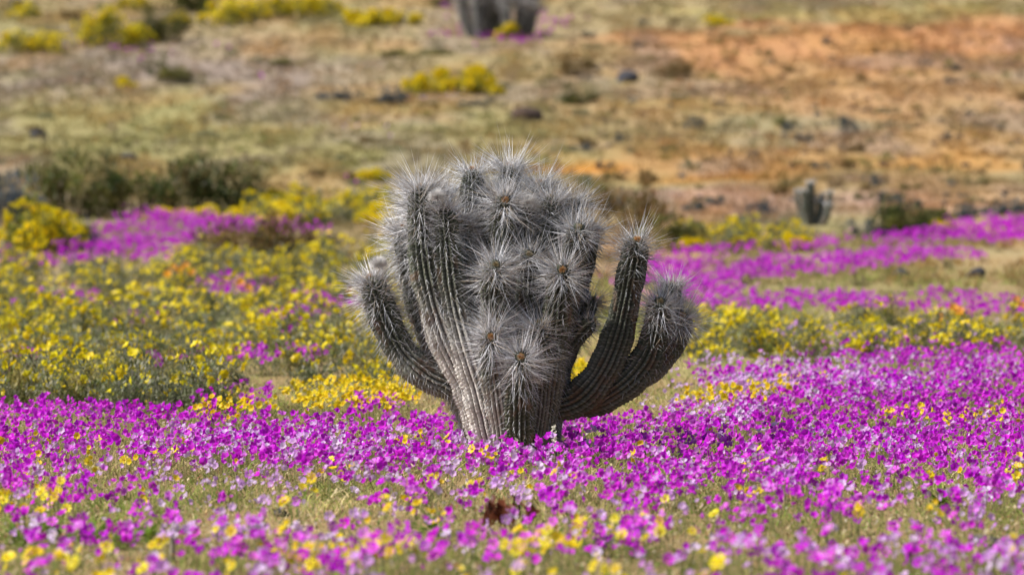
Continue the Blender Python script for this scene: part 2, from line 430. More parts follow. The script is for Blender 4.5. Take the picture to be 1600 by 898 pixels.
PXM = KPX * CAM_D
STEMS = [  # px, py, depth (m) along the stem from root to tip; radii in px; options; dark: shade on right and inner stems, put into skin and spine colour
    dict(p=[(748, 662, 0), (715, 611, -.02), (668, 586, -.04), (630, 552, -.05), (604, 505, -.05), (588, 460, -.05), (578, 432, -.06)], r=[20, 24, 25, 25, 25, 23, 20], corky=.25, bud=(592, 414), tip=1, furry=1.15, reach=.34),
    dict(p=[(748, 668, .1), (694, 565, .13), (659, 480, .15), (642, 410, .15), (631, 352, .10)], r=[22, 26, 25, 22, 17], tip=1, furry=1.2, reach=.5),
    dict(p=[(760, 715, -.02), (740, 625, -.06), (700, 540, -.09), (673, 460, -.10), (660, 380, -.08), (657, 291, -.06)], r=[24, 28, 28, 26, 24, 19], corky=1.0, tip=1, bare=.42, furry=1.1, reach=.42),
    dict(p=[(772, 715, -.08), (752, 625, -.12), (726, 540, -.13), (708, 470, -.12), (699, 400, -.10), (693, 322, -.09)], r=[24, 28, 28, 26, 25, 20], corky=1.0, bud=(683, 309), bare=.45, furry=.9, reach=.36),
    dict(p=[(780, 700, .1), (765, 580, .15), (750, 450, .18), (742, 350, .18), (738, 264, .13)], r=[24, 26, 25, 24, 18], tip=1),
    dict(p=[(810, 700, .15), (800, 560, .2), (797, 400, .25), (796, 258, .22)], r=[24, 26, 24, 18], tip=1),
    dict(p=[(790, 700, .0), (788, 560, 0), (785, 420, 0), (787, 330, -.02), (789, 312, -.07)], r=[20, 21, 22, 21, 17], tip=1),
    dict(p=[(815, 700, .05), (815, 520, .08), (816, 400, .08), (819, 318, .03)], r=[19, 20, 21, 17], bud=(825, 318)),
    dict(p=[(835, 700, .02), (850, 560, .04), (857, 420, .04), (862, 306, .02)], r=[20, 21, 22, 18], dark=.75),
    dict(p=[(850, 700, .2), (868, 520, .24), (885, 400, .24), (896, 310, .22)], r=[24, 23, 22, 18], dark=.8),
    dict(p=[(850, 710, -.02), (868, 570, -.04), (888, 450, -.06), (902, 375, -.09), (905, 354, -.14)], r=[22, 22, 23, 22, 17], dark=.7),
    dict(p=[(790, 700, -.1), (778, 570, -.17), (773, 480, -.21), (774, 428, -.24), (775, 413, -.29)], r=[20, 21, 23, 22, 17], dark=.9),
    dict(p=[(815, 700, 0), (822, 540, -.06), (825, 450, -.08), (826, 408, -.10), (827, 396, -.14)], r=[18, 19, 20, 20, 16], dark=.7),
    dict(p=[(843, 710, -.06), (860, 590, -.15), (871, 490, -.23), (877, 436, -.27), (879, 421, -.33)], r=[22, 23, 23, 22, 17], tip=1, dark=.75),
    dict(p=[(788, 705, -.12), (776, 620, -.19), (769, 560, -.25), (767, 533, -.31), (767, 526, -.36)], r=[22, 22, 20, 18, 14], tip=1, corky=.8, bare=.35),
    dict(p=[(812, 720, -.15), (812, 650, -.23), (812, 595, -.29), (813, 568, -.34), (814, 557, -.40)], r=[22, 24, 23, 21, 17], tip=1, corky=.0, bare=.2),
    dict(p=[(846, 625, -.02), (882, 630, -.06), (915, 614, -.09), (946, 572, -.10), (968, 515, -.10), (982, 450, -.10), (993, 392, -.11), (996, 374, -.14)], r=[22, 26, 29, 28, 25, 23, 21, 17], corky=.12, furry=.4, tip=1, bare=.72, dark=.62),
    dict(p=[(868, 622, 0), (925, 626, -.03), (972, 604, -.05), (1008, 566, -.06), (1024, 522, -.06), (1030, 488, -.09), (1032, 470, -.14)], r=[22, 25, 27, 26, 24, 21, 17], corky=.12, furry=.5, bare=.5, dark=.7),
    dict(p=[(970, 606, -.02), (1022, 570, 0), (1050, 534, 0), (1062, 504, -.02), (1066, 492, -.06)], r=[18, 24, 23, 21, 17], corky=.1, tip=1, bare=.4, dark=.75),
    dict(p=[(985, 598, .05), (1028, 545, .1), (1044, 490, .12), (1050, 442, .11)], r=[18, 23, 23, 17], corky=.1, dark=.7),
    dict(p=[(876, 560, -.03), (898, 530, -.05), (916, 511, -.07), (929, 500, -.08)], r=[10, 16, 15, 9], corky=.1, furry=.4, ls=.06, dark=.7),
    dict(p=[(852, 700, .08), (872, 580, .1), (896, 470, .1), (924, 352, .09)], r=[22, 22, 22, 17], dark=.7),
    dict(p=[(775, 700, -.05), (766, 590, -.12), (771, 525, -.20), (777, 500, -.27)], r=[20, 22, 19, 14], corky=.6, bare=.3),
    dict(p=[(770, 700, .05), (735, 560, .05), (722, 430, .05), (720, 338, .03)], r=[24, 25, 24, 18], furry=.9),
    dict(p=[(760, 700, .15), (705, 560, .2), (690, 420, .22), (690, 298, .22)], r=[24, 26, 24, 18], furry=.9),
    dict(p=[(872, 600, .03), (893, 545, .04), (912, 500, .04), (928, 466, .03)], r=[10, 13, 13, 10], corky=.1, dark=.7),
    dict(p=[(832, 710, -.10), (844, 640, -.14), (848, 560, -.20), (842, 502, -.27)], r=[20, 20, 19, 15], corky=.3, bare=.4, dark=.7),
    dict(p=[(775, 700, .12), (768, 560, .16), (764, 420, .16), (766, 296, .14)], r=[16, 19, 20, 16], dark=.85),
    dict(p=[(830, 700, .12), (842, 540, .16), (845, 420, .17), (842, 284, .15)], r=[16, 19, 20, 16], dark=.8, tip=1),
    dict(p=[(765, 690, .2), (700, 540, .26), (668, 400, .27), (664, 320, .25)], r=[16, 20, 21, 17], furry=1.1, reach=.4),
]
cactus = empty('cactus', (0, 0, float(ground_z(0, 0))))
tag(cactus, 'large many-stemmed grey spiny cactus standing in the magenta flowers at the centre', 'cactus')
cz = cactus.location.z
HEAD = random.Random(3)
for i, S in enumerate(STEMS):
    P = np.array([px_at(*q) for q in S['p']]); P[:, 2] -= cz
    R = np.array(S['r'], float) * PXM
    skin, sp, tipc, tipT, rt = stem_parts(P, R, ribs=17 if min(S['r']) > 12 else 9, corky=S.get('corky', .2), furry=S.get('furry', .55),
                                          long_spine=S.get('ls', .138), seed=i + 1, bare=S.get('bare', 0.0), dark=S.get('dark', 1.0), head=HEAD.uniform(.8, 1.3), reach=S.get('reach', HEAD.uniform(.16, .34)))
    st = add('stem', skin, M_CACTUS, cactus, True)
    add('spines', sp, M_SPINE, st)['kind'] = 'stuff'
    tipcol = (.64, .40, .19) if S.get('tip') else (.48, .40, .24)
    add('growing_tip', fuzz_ball(tipc - tipT * 0.004, tipT, 0.0105 if S.get('tip') else 0.007, 0.012, tipcol, 260, 100 + i), M_WOOL, st)
    if 'bud' in S:
        bp = px_at(*S['bud'], S['p'][-1][2] - 0.09); bp[2] -= cz
        add('flower_bud', fuzz_ball(bp, (0, -0.3, 1), 0.021, 0.026, (.86, .84, .82), 1500, 300 + i), M_WOOL, st)

# ------------------------------------------------------------------ flower and grass geometry (vectorised)
def basis(Nv):
    A = np.where(np.abs(Nv[:, 2:3]) > 0.9, np.array([[1.0, 0, 0]]), np.array([[0, 0, 1.0]]))
    X = nrm(np.cross(A, Nv)); return X, np.cross(Nv, X)

def flower_heads(C, Nv, R, col, petals=5, cup=0.45, seed=0, centre=None):
    """open five-petalled cups: every petal is two triangles folded along its midrib"""
    rng = np.random.default_rng(seed)
    m = len(C); X, Y = basis(Nv)
    a0 = rng.random(m) * 6.283
    Vs, Cs = [], []
    for k in range(petals):
        a = a0 + k * 6.283 / petals
        def pt(da, rr, hh):
            return C + R[:, None] * (rr * (np.cos(a + da)[:, None] * X + np.sin(a + da)[:, None] * Y)) + Nv * (R * hh)[:, None]
        w = 0.62 * (5 / petals)
        jit = (rng.random((m, 1)) - 0.5) * 0.25
        q = [C - Nv * (R * 0.25)[:, None], pt(-w, 0.78, cup * 0.75), pt(0, 1.0, cup) + Nv * R[:, None] * jit, pt(w, 0.78, cup * 0.75)]
        Vs.append(np.stack(q, 1))
        sh = (0.86 + 0.28 * rng.random((m, 1)))[:, None]
        cc = np.repeat(col[:, None] * sh, 4, 1)
        if centre is not None: cc[:, 0] = centre
        Cs.append(cc)
    V = np.stack(Vs, 1).reshape(-1, 3); Cc = np.stack(Cs, 1).reshape(-1, 3)
    j = np.arange(m * petals)[:, None] * 4
    F = np.concatenate([np.concatenate([j, j + 1, j + 2], 1), np.concatenate([j, j + 2, j + 3], 1)])
    return V, F, Cc

def blades(B, H, W, lean, col, seed=0, tipcol=None):
    """grass blades: a bent two-segment strip ending in a point"""
    rng = np.random.default_rng(seed)
    m = len(B)
    a = rng.random(m) * 6.283; b = rng.random(m) * 6.283
    side = np.stack([np.cos(a), np.sin(a), np.zeros(m)], -1) * (W / 2)[:, None]
    ld = np.stack([np.cos(b), np.sin(b), np.zeros(m)], -1) * lean[:, None]
    up = np.array([0, 0, 1.0])
    mid = B + ld * 0.3 + up * (H * 0.6)[:, None]; top = B + ld + up * H[:, None]
    V = np.stack([B - side, B + side, mid - side * 0.8, mid + side * 0.8, top], 1).reshape(-1, 3)
    j = np.arange(m)[:, None] * 5
    F = np.concatenate([np.concatenate([j, j + 1, j + 3], 1), np.concatenate([j, j + 3, j + 2], 1), np.concatenate([j + 2, j + 3, j + 4], 1)])
    C = np.repeat(col[:, None], 5, 1).copy()
    if tipcol is not None: C[:, 4] = tipcol
    return V, F, C.reshape(-1, 3)

def join(parts):
    V, F, C, o = [], [], [], 0
    for v, f, c in parts:
        V.append(v); F.append(f + o); C.append(c); o += len(v)
    return np.vstack(V), np.vstack(F), np.vstack(C)

def scatter(n, d0, d1, margin=2.6, rng=RNG, pw=1.0):
    """random spots on the land seen between two distances, a little wider than the view"""
    d = np.sqrt(d0 * d0 + (d1 * d1 - d0 * d0) * rng.random(n))
    X = (rng.random(n) * 2 - 1) * (0.097 * d + margin)
    return X, d - CAM_D

def near_cactus(X, Y, r=0.16):
    return (X - 0.06) ** 2 + Y ** 2 < r * r

def warp(X, Y, px, py, ax=70, ay=22, s=0):
    return px + ax * 2 * (fbm(X / 0.9, Y / 1.6, 200 + s, 3) - .5), py + ay * 2 * (fbm(X / 0.9 + 33, Y / 1.6, 210 + s, 3) - .5)

# density fields of the carpets (1 = closed carpet)
def dens_magenta(X, Y, px, py):
    x, y = warp(X, Y, px, py)
    n = fbm(X / 0.55, Y / 1.0, 301, 3); n2 = fbm(X / 1.6, Y / 2.4, 307, 3)
    edge = np.where(x < 640, 640, np.where(x < 1000, 642, 642 - (x - 1000) * 0.14))
    edge = np.interp(x, [0, 200, 420, 560, 640, 740, 960, 1080, 1250, 1600], [630, 634, 645, 648, 640, 640, 640, 625, 590, 555])
    band = sstep(edge - 6, edge + 12, y) * (1 - 0.66 * sstep(715, 790, y))
    band *= 1 - 0.72 * E(x, y, 300, 772, 260, 42) - 0.3 * E(x, y, 560, 770, 200, 50)
    band *= 1 + 0.7 * E(x, y, 1250, 720, 480, 90)
    band *= 1 + 0.6 * sstep(790, 850, y)
    d = band * np.where(y < 715, 0.7 + 0.6 * n, sstep(0.36, 0.62, n) * 1.35)
    d = np.where(y > edge - 6, d, 0)
    # farther carpets
    ys = .5 * (y + py) + .09 * (x - 1060)                    # strips that climb to the right across the slope
    f = 1.4 * E(x, ys, 1240, 430, 280, 16) + 1.2 * E(x, y, 1085, 432, 80, 34) + 1.3 * E(x, ys, 1560, 400, 190, 17)
    f += 0.8 * E(x, .5 * (y + py), 1250, 468, 330, 15) + 0.8 * E(x, .5 * (y + py), 1520, 472, 190, 15) + 0.6 * E(x, ys, 1180, 396, 150, 7)
    f += 0.95 * E(x, y, 290, 352, 150, 20) + .75 * E(x, y, 200, 382, 120, 22) + 1.0 * E(x, y, 75, 400, 60, 12) + 0.6 * E(x, y, 420, 350, 90, 14)
    f += 0.8 * E(x, y, 370, 448, 60, 14) + 0.8 * E(x, y, 220, 492, 60, 14) + 0.9 * E(x, y, 30, 556, 70, 16) + 0.6 * E(x, y, 460, 492, 60, 12)
    f += 0.75 * E(x, y, 1400, 574, 330, 24) + .45 * E(x, y, 1130, 590, 90, 16)
    f += 0.8 * E(x, y, 100, 462, 80, 10) + .8 * E(x, y, 430, 552, 70, 10) + .7 * E(x, y, 280, 556, 60, 8)
    f += 0.5 * E(x, y, 525, 455, 80, 14) + 0.45 * E(x, y, 1500, 540, 160, 16) + .5 * E(x, y, 360, 610, 90, 18) + .6 * E(x, y, 600, 625, 60, 12)
    f += 2.0 * E(x, y, 775, 50, 90, 12) + 1.6 * E(x, y, 860, 30, 50, 10) + 0.6 * E(x, y, 225, 72, 60, 10) + 0.4 * E(x, y, 110, 66, 40, 8) + .4 * E(x, y, 720, 10, 60, 9)
    f += 0.5 * E(x, y, 355, 68, 24, 8) + .3 * E(x, y, 390, 118, 40, 5) + .3 * E(x, y, 580, 270, 50, 8)
    f = f * (1 - np.clip(1.3 * E(px, py, 400, 386, 95, 28), 0, 1))
    return d + f * (0.10 + 1.7 * sstep(.3, .68, n)) * (y < 640)

def dens_lilac(X, Y, px, py):
    x, y = warp(X, Y, px, py, s=5)
    n = sstep(0.42, 0.66, fbm(X / 0.8 + 9, Y / 1.3, 321, 3))
    d = n * 0.42 * sstep(635, 665, y) + 0.07 * sstep(635, 665, y)
    d += (0.5 + n) * (0.9 * E(x, y, 1130, 632, 130, 22) + .75 * E(x, y, 1260, 600, 180, 26) + .3 * E(x, y, 1350, 690, 120, 30) + .25 * E(x, y, 900, 730, 90, 20) + .22 * E(x, y, 450, 690, 160, 26) + .2 * E(x, y, 40, 680, 70, 30))
    d += .55 * E(x, y, 1380, 576, 330, 24) + .5 * E(x, y, 1380, 520, 260, 22) * n + .35 * E(x, y, 1530, 560, 120, 20) + .5 * E(x, y, 680, 150, 80, 6) + .3 * E(x, y, 580, 198, 70, 6) + .4 * E(x, y, 520, 500, 80, 16) + .3 * E(x, y, 330, 460, 60, 12)
    return d

def dens_yellow(X, Y, px, py):
    x, y = warp(X, Y, px, py, 40, 16, s=9)
    n = sstep(0.40, 0.6, fbm(X / 0.5 + 3, Y / 0.8, 341, 3))
    d = 0.03 * sstep(650, 700, y) + n * (0.9 * E(x, y, 35, 765, 85, 45) + .5 * E(x, y, 240, 880, 260, 40) + .4 * E(x, y, 540, 860, 160, 40) + .55 * E(x, y, 690, 765, 90, 28) + .45 * E(x, y, 900, 830, 150, 40) + .12 * E(x, y, 760, 890, 400, 24) + .25 * E(x, y, 1540, 740, 80, 40) + .1 * E(x, y, 130, 700, 120, 40) + .15 * E(x, y, 650, 690, 100, 14) + .2 * E(x, y, 1490, 890, 60, 40))
    d += 1.5 * E(x, y, 545, 612, 110, 20) + 1.0 * E(x, y, 350, 630, 70, 12) + .8 * E(x, y, 1140, 612, 70, 14) + .5 * E(x, y, 1240, 600, 60, 12) + .35 * E(x, y, 1480, 640, 140, 14) + .8 * E(x, y, 920, 590, 40, 30)
    return d

def carpet(dfun, base_n, dist_ranges, hmin, hmax, rmin, rmax, clump=1):
    out = []
    for d0, d1, per in dist_ranges:
        area = (d1 - d0) * (0.194 * (d0 + d1) / 2 + 5.2)
        n = int(area * per)
        X, Y = scatter(n, d0, d1)
        H = hmin + (hmax - hmin) * RNG.random(n) ** 0.8
        g = ground_z(X, Y)
        px, py = project(X, Y, g + H)
        D = dfun(X, Y, px, py)
        ok = (RNG.random(n) < D) & ~near_cactus(X, Y, 0.2)
        X, Y, H = X[ok], Y[ok], H[ok]
        k = 1 + RNG.integers(0, clump, len(X))               # one plant carries several heads
        X, Y, H = np.repeat(X, k), np.repeat(Y, k), np.repeat(H, k)
        X = X + RNG.normal(0, .022, len(X)); Y = Y + RNG.normal(0, .03, len(X)); H = np.clip(H + RNG.normal(0, .018, len(X)), .04, .3)
        out.append(np.stack([X, Y, ground_z(X, Y), H, rmin + (rmax - rmin) * RNG.random(len(X)) ** 1.2], -1))
    out = np.vstack(out)
    return out

RANGES = [(15.5, 38, 50), (38, 80, 60), (80, 170, 7)]
mag = carpet(dens_magenta, 0, RANGES, .05, .17, .009, .024, 6)
lil = carpet(dens_lilac, 0, [(15.5, 38, 55), (38, 80, 40), (80, 170, 5)], .05, .17, .008, .021, 5)
yel = carpet(dens_yellow, 0, [(15.5, 34, 45), (34, 48, 80)], .07, .18, .012, .024, 4)
FACE = np.array(SUN_DIR) * 0.55 + np.array([0, -0.50, 0.22])

def head_normals(n, spread=0.72):
    return nrm(FACE + RNG.normal(0, spread, (n, 3)))

MAG_COLS = [np.array(c) for c in ((.66, .008, .76), (.74, .014, .74), (.58, .006, .74), (.78, .10, .80), (.42, .006, .52), (.72, .20, .80), (.74, .03, .78))]
LIL_COLS = [np.array(c) for c in ((.62, .30, .76), (.64, .38, .78), (.62, .16, .76), (.70, .54, .82))]
YEL_COLS = [np.array(c) for c in ((.82, .66, .008), (.84, .60, .006), (.80, .70, .02))]

def pick(cols, n):
    return np.array(cols)[RNG.integers(0, len(cols), n)] * (0.85 + 0.3 * RNG.random((n, 1)))

def split_near(A, k):
    """the k flowers that show largest (nearest) inside the frame, and all the others"""
    px, py = project(A[:, 0], A[:, 1], A[:, 2] + A[:, 3])
    inside = (px > 4) & (px < 1596) & (py > 4) & (py < 892)
    key = np.where(inside, A[:, 4] / (A[:, 1] + CAM_D), 0)
    o = np.argsort(-key)
    return A[o[:k]], A[o[k:]]

mag_near, mag_far = split_near(mag, 300)
lil_near, lil_far = split_near(lil, 160)
yel_near, yel_far = split_near(yel, 160)

def carpet_object(name, A, cols, label, cat, petals, cup, centre, seed, stemcol):
    n = len(A)
    C = A[:, :3].copy(); C[:, 2] += A[:, 3]
    scale = np.where(A[:, 1] + CAM_D > 80, 1.5, 1.0)
    hv = flower_heads(C, head_normals(n), A[:, 4] * scale, pick(cols, n), petals, cup, seed, centre)
    nearm = A[:, 1] + CAM_D < 48
    B = A[nearm]
    sv = blades(B[:, :3] - [0, 0, .01], B[:, 3], np.full(len(B), .0028), np.full(len(B), .012), np.tile(stemcol, (len(B), 1)), seed + 1)
    g = join([hv, sv])
    o = link(name, mesh_np(name, *g, False, [M_PETAL]))
    tag(o, label, cat, kind='stuff')
    return o

carpet_object('magenta_flower_carpet', mag_far, MAG_COLS, 'dense carpet of small magenta flowers spread over the meadow around the cactus', 'flowers', 5, .62, np.array([.40, .02, .40]), 1, np.array([.26, .25, .12]))
carpet_object('lilac_flower_carpet', lil_far, LIL_COLS, 'pale lilac flowers scattered among the magenta flowers of the meadow', 'flowers', 5, .45, np.array([.60, .45, .55]), 2, np.array([.26, .25, .12]))
carpet_object('yellow_flower_carpet', yel_far, YEL_COLS, 'low yellow daisies growing in patches among the magenta flowers', 'flowers', 7, .22, np.array([.60, .34, .01]), 3, np.array([.14, .17, .05]))

# the nearest flowers, one by one
def rich_flower(petals, R, cup, col, centre_col, seed):
    """petals of six triangles each with a rounded notched tip, and a domed centre"""
    rng = np.random.default_rng(seed)
    V, F, C = [], [], []
    for k in range(petals):
        a = k * 6.283 / petals + rng.normal(0, .06)
        w = 0.60 * 5 / petals
        lift = cup * (1 + rng.normal(0, .18))
        rows = [(0.10, .25, -.12), (0.55, .80, lift * .42), (0.92, .88, lift * .85), (1.06, .45, lift * 1.0)]
        b = len(V)
        for rr, ww, hh in rows:
            for sgn in (-1, 1):
                aa = a + sgn * w * ww
                V.append((R * rr * math.cos(aa), R * rr * math.sin(aa), R * hh + rng.normal(0, R * .03)))
                C.append(np.array(col) * (0.9 + 0.2 * rng.random()))
        for q in range(3):
            i = b + 2 * q
            F += [(i, i + 1, i + 3), (i, i + 3, i + 2)]
    pet = (np.array(V), np.array(F), np.array(C))
    cv, cf = [(0, 0, R * .18)], []
    for k in range(8): cv.append((R * .2 * math.cos(k * .7854), R * .2 * math.sin(k * .7854), R * .06))
    for k in range(8): cf.append((0, 1 + k, 1 + (k + 1) % 8))
    for k in range(8): cv.append((R * .16 * math.cos(k * .7854), R * .16 * math.sin(k * .7854), -R * .15))
    for k in range(8):
        a_, b_ = 1 + k, 1 + (k + 1) % 8
        cf += [(a_, a_ + 8, b_), (b_, a_ + 8, b_ + 8)]
    cen = (np.array(cv), np.array(cf), np.tile(centre_col, (len(cv), 1)))
    return pet, cen

def stem_mesh(seed):
    rng = np.random.default_rng(seed)
    bx, by = rng.normal(0, .012, 2)
    V, F, C = [], [], []
    for i in range(5):
        t = i / 4; cx, cy = bx * math.sin(t * 3.14), by * math.sin(t * 3.14)
        for k in range(4):
            V.append((cx + .0018 * math.cos(k * 1.5708), cy + .0018 * math.sin(k * 1.5708), t)); C.append((.17, .18, .07))
    for i in range(4):
        for k in range(4):
            a, b = i * 4 + k, i * 4 + (k + 1) % 4
            F += [(a, b, b + 4), (a, b + 4, a + 4)]
    return np.array(V), np.array(F), np.array(C)

STEM_VAR = [mesh_np('flower_stem', *stem_mesh(s), True, [M_STEMS]) for s in range(4)]

def where(px, py):
    h = 'far left' if px < 320 else 'left' if px < 640 else 'middle' if px < 960 else 'right' if px < 1280 else 'far right'
    v = 'at the very bottom' if py > 860 else 'just above the bottom' if py > 815 else 'in the lower quarter'
    return h, v

def near_flowers(name, A, cols, petals, cup, ccol, label, cat, group):
    variants = []
    for q in range(6):
        pet, cen = rich_flower(petals, 1.0, cup * (0.8 + .1 * q), cols[q % len(cols)] * (0.9 + .04 * q), ccol, 50 + q)
        variants.append((mesh_np('petals', *pet, True, [M_PETAL]), mesh_np('centre', *cen, True, [M_PETAL])))
    NN = head_normals(len(A), .42)
    for i, (x, y, z, h, r) in enumerate(A):
        t = empty(name, (x, y, z - .01))
        u, v = where(*project(x, y, z + h))
        tag(t, label % (v, u), cat, group)
        pm, cm = variants[random.randrange(6)]
        s = link('stem', STEM_VAR[i % 4], t); s.scale = (1, 1, h + .01 - r * .2); s.rotation_euler = (0, 0, random.random() * 6.28)
        q = Vector(NN[i]).to_track_quat('Z', 'Y').to_euler()
        f = link('petals', pm, t); f.location = (0, 0, h + .01); f.scale = (r, r, r); f.rotation_euler = q
        c = link('centre', cm, t); c.location = (0, 0, h + .01); c.scale = (r, r, r); c.rotation_euler = q

near_flowers('magenta_flower', mag_near, MAG_COLS, 5, .45, (.62, .30, .30), 'magenta cupped flower on a stem %s of the photo, %s', 'flower', 'magenta flowers nearest the viewer')
near_flowers('lilac_flower', lil_near, LIL_COLS, 5, .45, (.70, .60, .45), 'pale lilac cupped flower on a stem %s of the photo, %s', 'flower', 'pale lilac flowers nearest the viewer')
near_flowers('yellow_flower', yel_near, YEL_COLS, 8, .2, (.60, .32, .01), 'yellow daisy-like flower on a stem %s of the photo, %s', 'flower', 'yellow flowers nearest the viewer')

for side, spots in (('left thicket below the brown shrubs', [(270, 424), (281, 430), (290, 421), (299, 434), (376, 452), (388, 460), (262, 436)]), ('meadow right of the cactus, beyond the yellow bushes', [(1490, 494), (1500, 500), (1588, 482), (1597, 490), (1470, 512)])):
    for i, (a, b) in enumerate(spots):
        x, y, z = px_ground(a, b + 26)
        t = tag(empty('orange_flower', (x, y, z)), 'orange poppy-like flower standing in the ' + side, 'flower', 'orange flowers in the ' + side)
        pet, cen = rich_flower(5, .042, .5, (.85, .34, .01), (.7, .34, .01), 800 + i)
        st = link('stem', STEM_VAR[i % 4], t); st.scale = (1.5, 1.5, .20)
        f = link('petals', mesh_np('petals', *pet, True, [M_PETAL]), t); f.location = (0, 0, .21); f.rotation_euler = (.9, random.uniform(-.4, .4), 0)
        c = link('centre', mesh_np('centre', *cen, True, [M_PETAL]), t); c.location = (0, 0, .21); c.rotation_euler = f.rotation_euler

# ------------------------------------------------------------------ grass of the meadow
def grass_field():
    parts = []
    for d0, d1, per, wid in [(15.5, 24, 900, .0032), (24, 38, 900, .0040), (38, 62, 330, .0065)]:
        area = (d1 - d0) * (0.194 * (d0 + d1) / 2 + 5.2)
        n = int(area * per)
        X, Y = scatter(n, d0, d1)
        g = ground_z(X, Y)
        k = fbm(X / .35, Y / .6, 401, 3)
        ok = (RNG.random(n) < 0.25 + 1.3 * sstep(.35, .65, k)) & ~near_cactus(X, Y, .14)
        X, Y, g, k = X[ok], Y[ok], g[ok], k[ok]
        big = fbm(X / .7 + 5, Y / 1.5, 451, 3)
        ok = RNG.random(len(X)) < .35 + 1.0 * sstep(.32, .55, big)
        X, Y, g, k, big = X[ok], Y[ok], g[ok], k[ok], big[ok]
        n = len(X)
        H = (0.025 + 0.075 * RNG.random(n) ** 1.8) * (0.55 + .9 * k)
        pal = 1.15 * np.array([srgb(200, 182, 136), srgb(182, 168, 112), srgb(150, 152, 88), srgb(222, 206, 166), srgb(112, 134, 60), srgb(170, 128, 98)])
        gr = fbm(X / 1.1 + 40, Y / 1.7, 411, 3)
        px, py = project(X, Y, g)
        lush = np.clip(.15 + sstep(.46, .56, gr) * .9 + E(px, py, 150, 830, 160, 60) + .7 * E(px, py, 960, 860, 120, 50) + .6 * E(px, py, 690, 820, 60, 50) + .5 * E(px, py, 1450, 760, 130, 40), 0, 1)
        pr = RNG.random(n)
        idx = np.where(pr < .20, 0, np.where(pr < .42, 1, np.where(pr < .66, 2, np.where(pr < .75, 3, np.where(pr < .93, 4, 5)))))
        idx = np.where((RNG.random(n) < lush), np.where(RNG.random(n) < .5, 4, 2), idx)
        mot = fbm(X / .16, Y / .3, 431, 3)[:, None]
        col = pal[idx] * (0.7 + .5 * RNG.random((n, 1))) * (.45 + 1.15 * sstep(.25, .75, mot))
        parts.append(blades(np.stack([X, Y, g - .005], -1), H, wid * (0.6 + 1.6 * RNG.random(n) ** 3), H * (0.3 + 1.7 * RNG.random(n)), col, 5))
    return join(parts)
def litter():
    """dry leaf bits, seed heads and low leaves lying through the grass"""
    out = []
    for d0, d1, per, sz in [(15.5, 24, 900, .014), (24, 38, 620, .016)]:
        n = int((d1 - d0) * (0.194 * (d0 + d1) / 2 + 5.2) * per)
        X, Y = scatter(n, d0, d1); g = ground_z(X, Y)
        k = fbm(X / .2, Y / .35, 441, 3)
        Z = g + .005 + .075 * RNG.random(n) * (.4 + k)
        d = nrm(RNG.normal(0, 1, (n, 3)) * [1, 1, .7]); ax, ay = basis(d)
        s_ = (sz * (.4 + 1.0 * RNG.random(n) ** 2))[:, None]
        C = np.stack([X, Y, Z], -1)
        V = np.stack([C - d * s_, C + ax * s_ * .4, C + d * s_, C - ax * s_ * .4], 1).reshape(-1, 3)
        j = np.arange(n)[:, None] * 4
        F = np.concatenate([np.concatenate([j, j + 1, j + 2], 1), np.concatenate([j, j + 2, j + 3], 1)])
        pal = np.array([srgb(214, 198, 160), srgb(176, 160, 116), srgb(150, 146, 96), srgb(104, 124, 60), srgb(160, 116, 92), srgb(104, 92, 66), srgb(196, 186, 170)])
        col = pal[RNG.choice(7, n, p=[.17, .18, .18, .22, .07, .12, .06])] * (.7 + .5 * RNG.random((n, 1)))
        out.append((V, F, np.repeat(col, 4, 0)))
    return join(out)
lt = link('dry_leaf_litter', mesh_np('dry_leaf_litter', *litter(), False, [M_GRASS]))
tag(lt, 'bits of dry leaf and low herbs lying through the meadow grass', 'leaf litter', kind='stuff')
grass = link('meadow_grass', mesh_np('meadow_grass', *grass_field(), False, [M_GRASS]))
tag(grass, 'dry straw and olive grass growing between the meadow flowers', 'grass', kind='stuff')

# ------------------------------------------------------------------ shrubs and bushes
def leaf_cloud(nl, size, shape, cols, seed, lump=5, elong=2.0, top_bias=0.0, updir=0.3):
    """leaves of two triangles each spread through a lumpy crown; shape = (rx, ry, h)"""
    rng = np.random.default_rng(seed)
    lc = rng.normal(0, .45, (lump * 3, 3)); lc[:, 2] = np.abs(lc[:, 2]) * .9 + .15
    lc = lc / np.maximum(1, np.linalg.norm(lc * [1, 1, .9], axis=1, keepdims=True))
    lr = .16 + .28 * rng.random(len(lc))
    w = rng.integers(0, len(lc), nl)
    k = nrm(rng.normal(size=(nl, 3))) * (rng.random((nl, 1)) ** .45)
    P = lc[w] + k * lr[w][:, None]
    P[:, 2] = np.abs(P[:, 2])
    C = P * np.array(shape)
    d = nrm(nrm(k + [0, 0, updir]) * .6 + rng.normal(0, .6, (nl, 3)))
    X, Y = basis(d)
    s = size * (0.6 + .8 * rng.random(nl))[:, None]
    wd = X / elong
    V = np.stack([C, C + d * s * .5 + wd * s * .5, C + d * s, C + d * s * .5 - wd * s * .5], 1).reshape(-1, 3)
    j = np.arange(nl)[:, None] * 4
    F = np.concatenate([np.concatenate([j, j + 1, j + 2], 1), np.concatenate([j, j + 2, j + 3], 1)])
    cl = np.array(cols)[(w * 7 + rng.integers(0, 2, nl)) % len(cols)] * (0.65 + .7 * rng.random((nl, 1)))
    return (V, F, np.repeat(cl, 4, 0)), lc * np.array(shape), lr

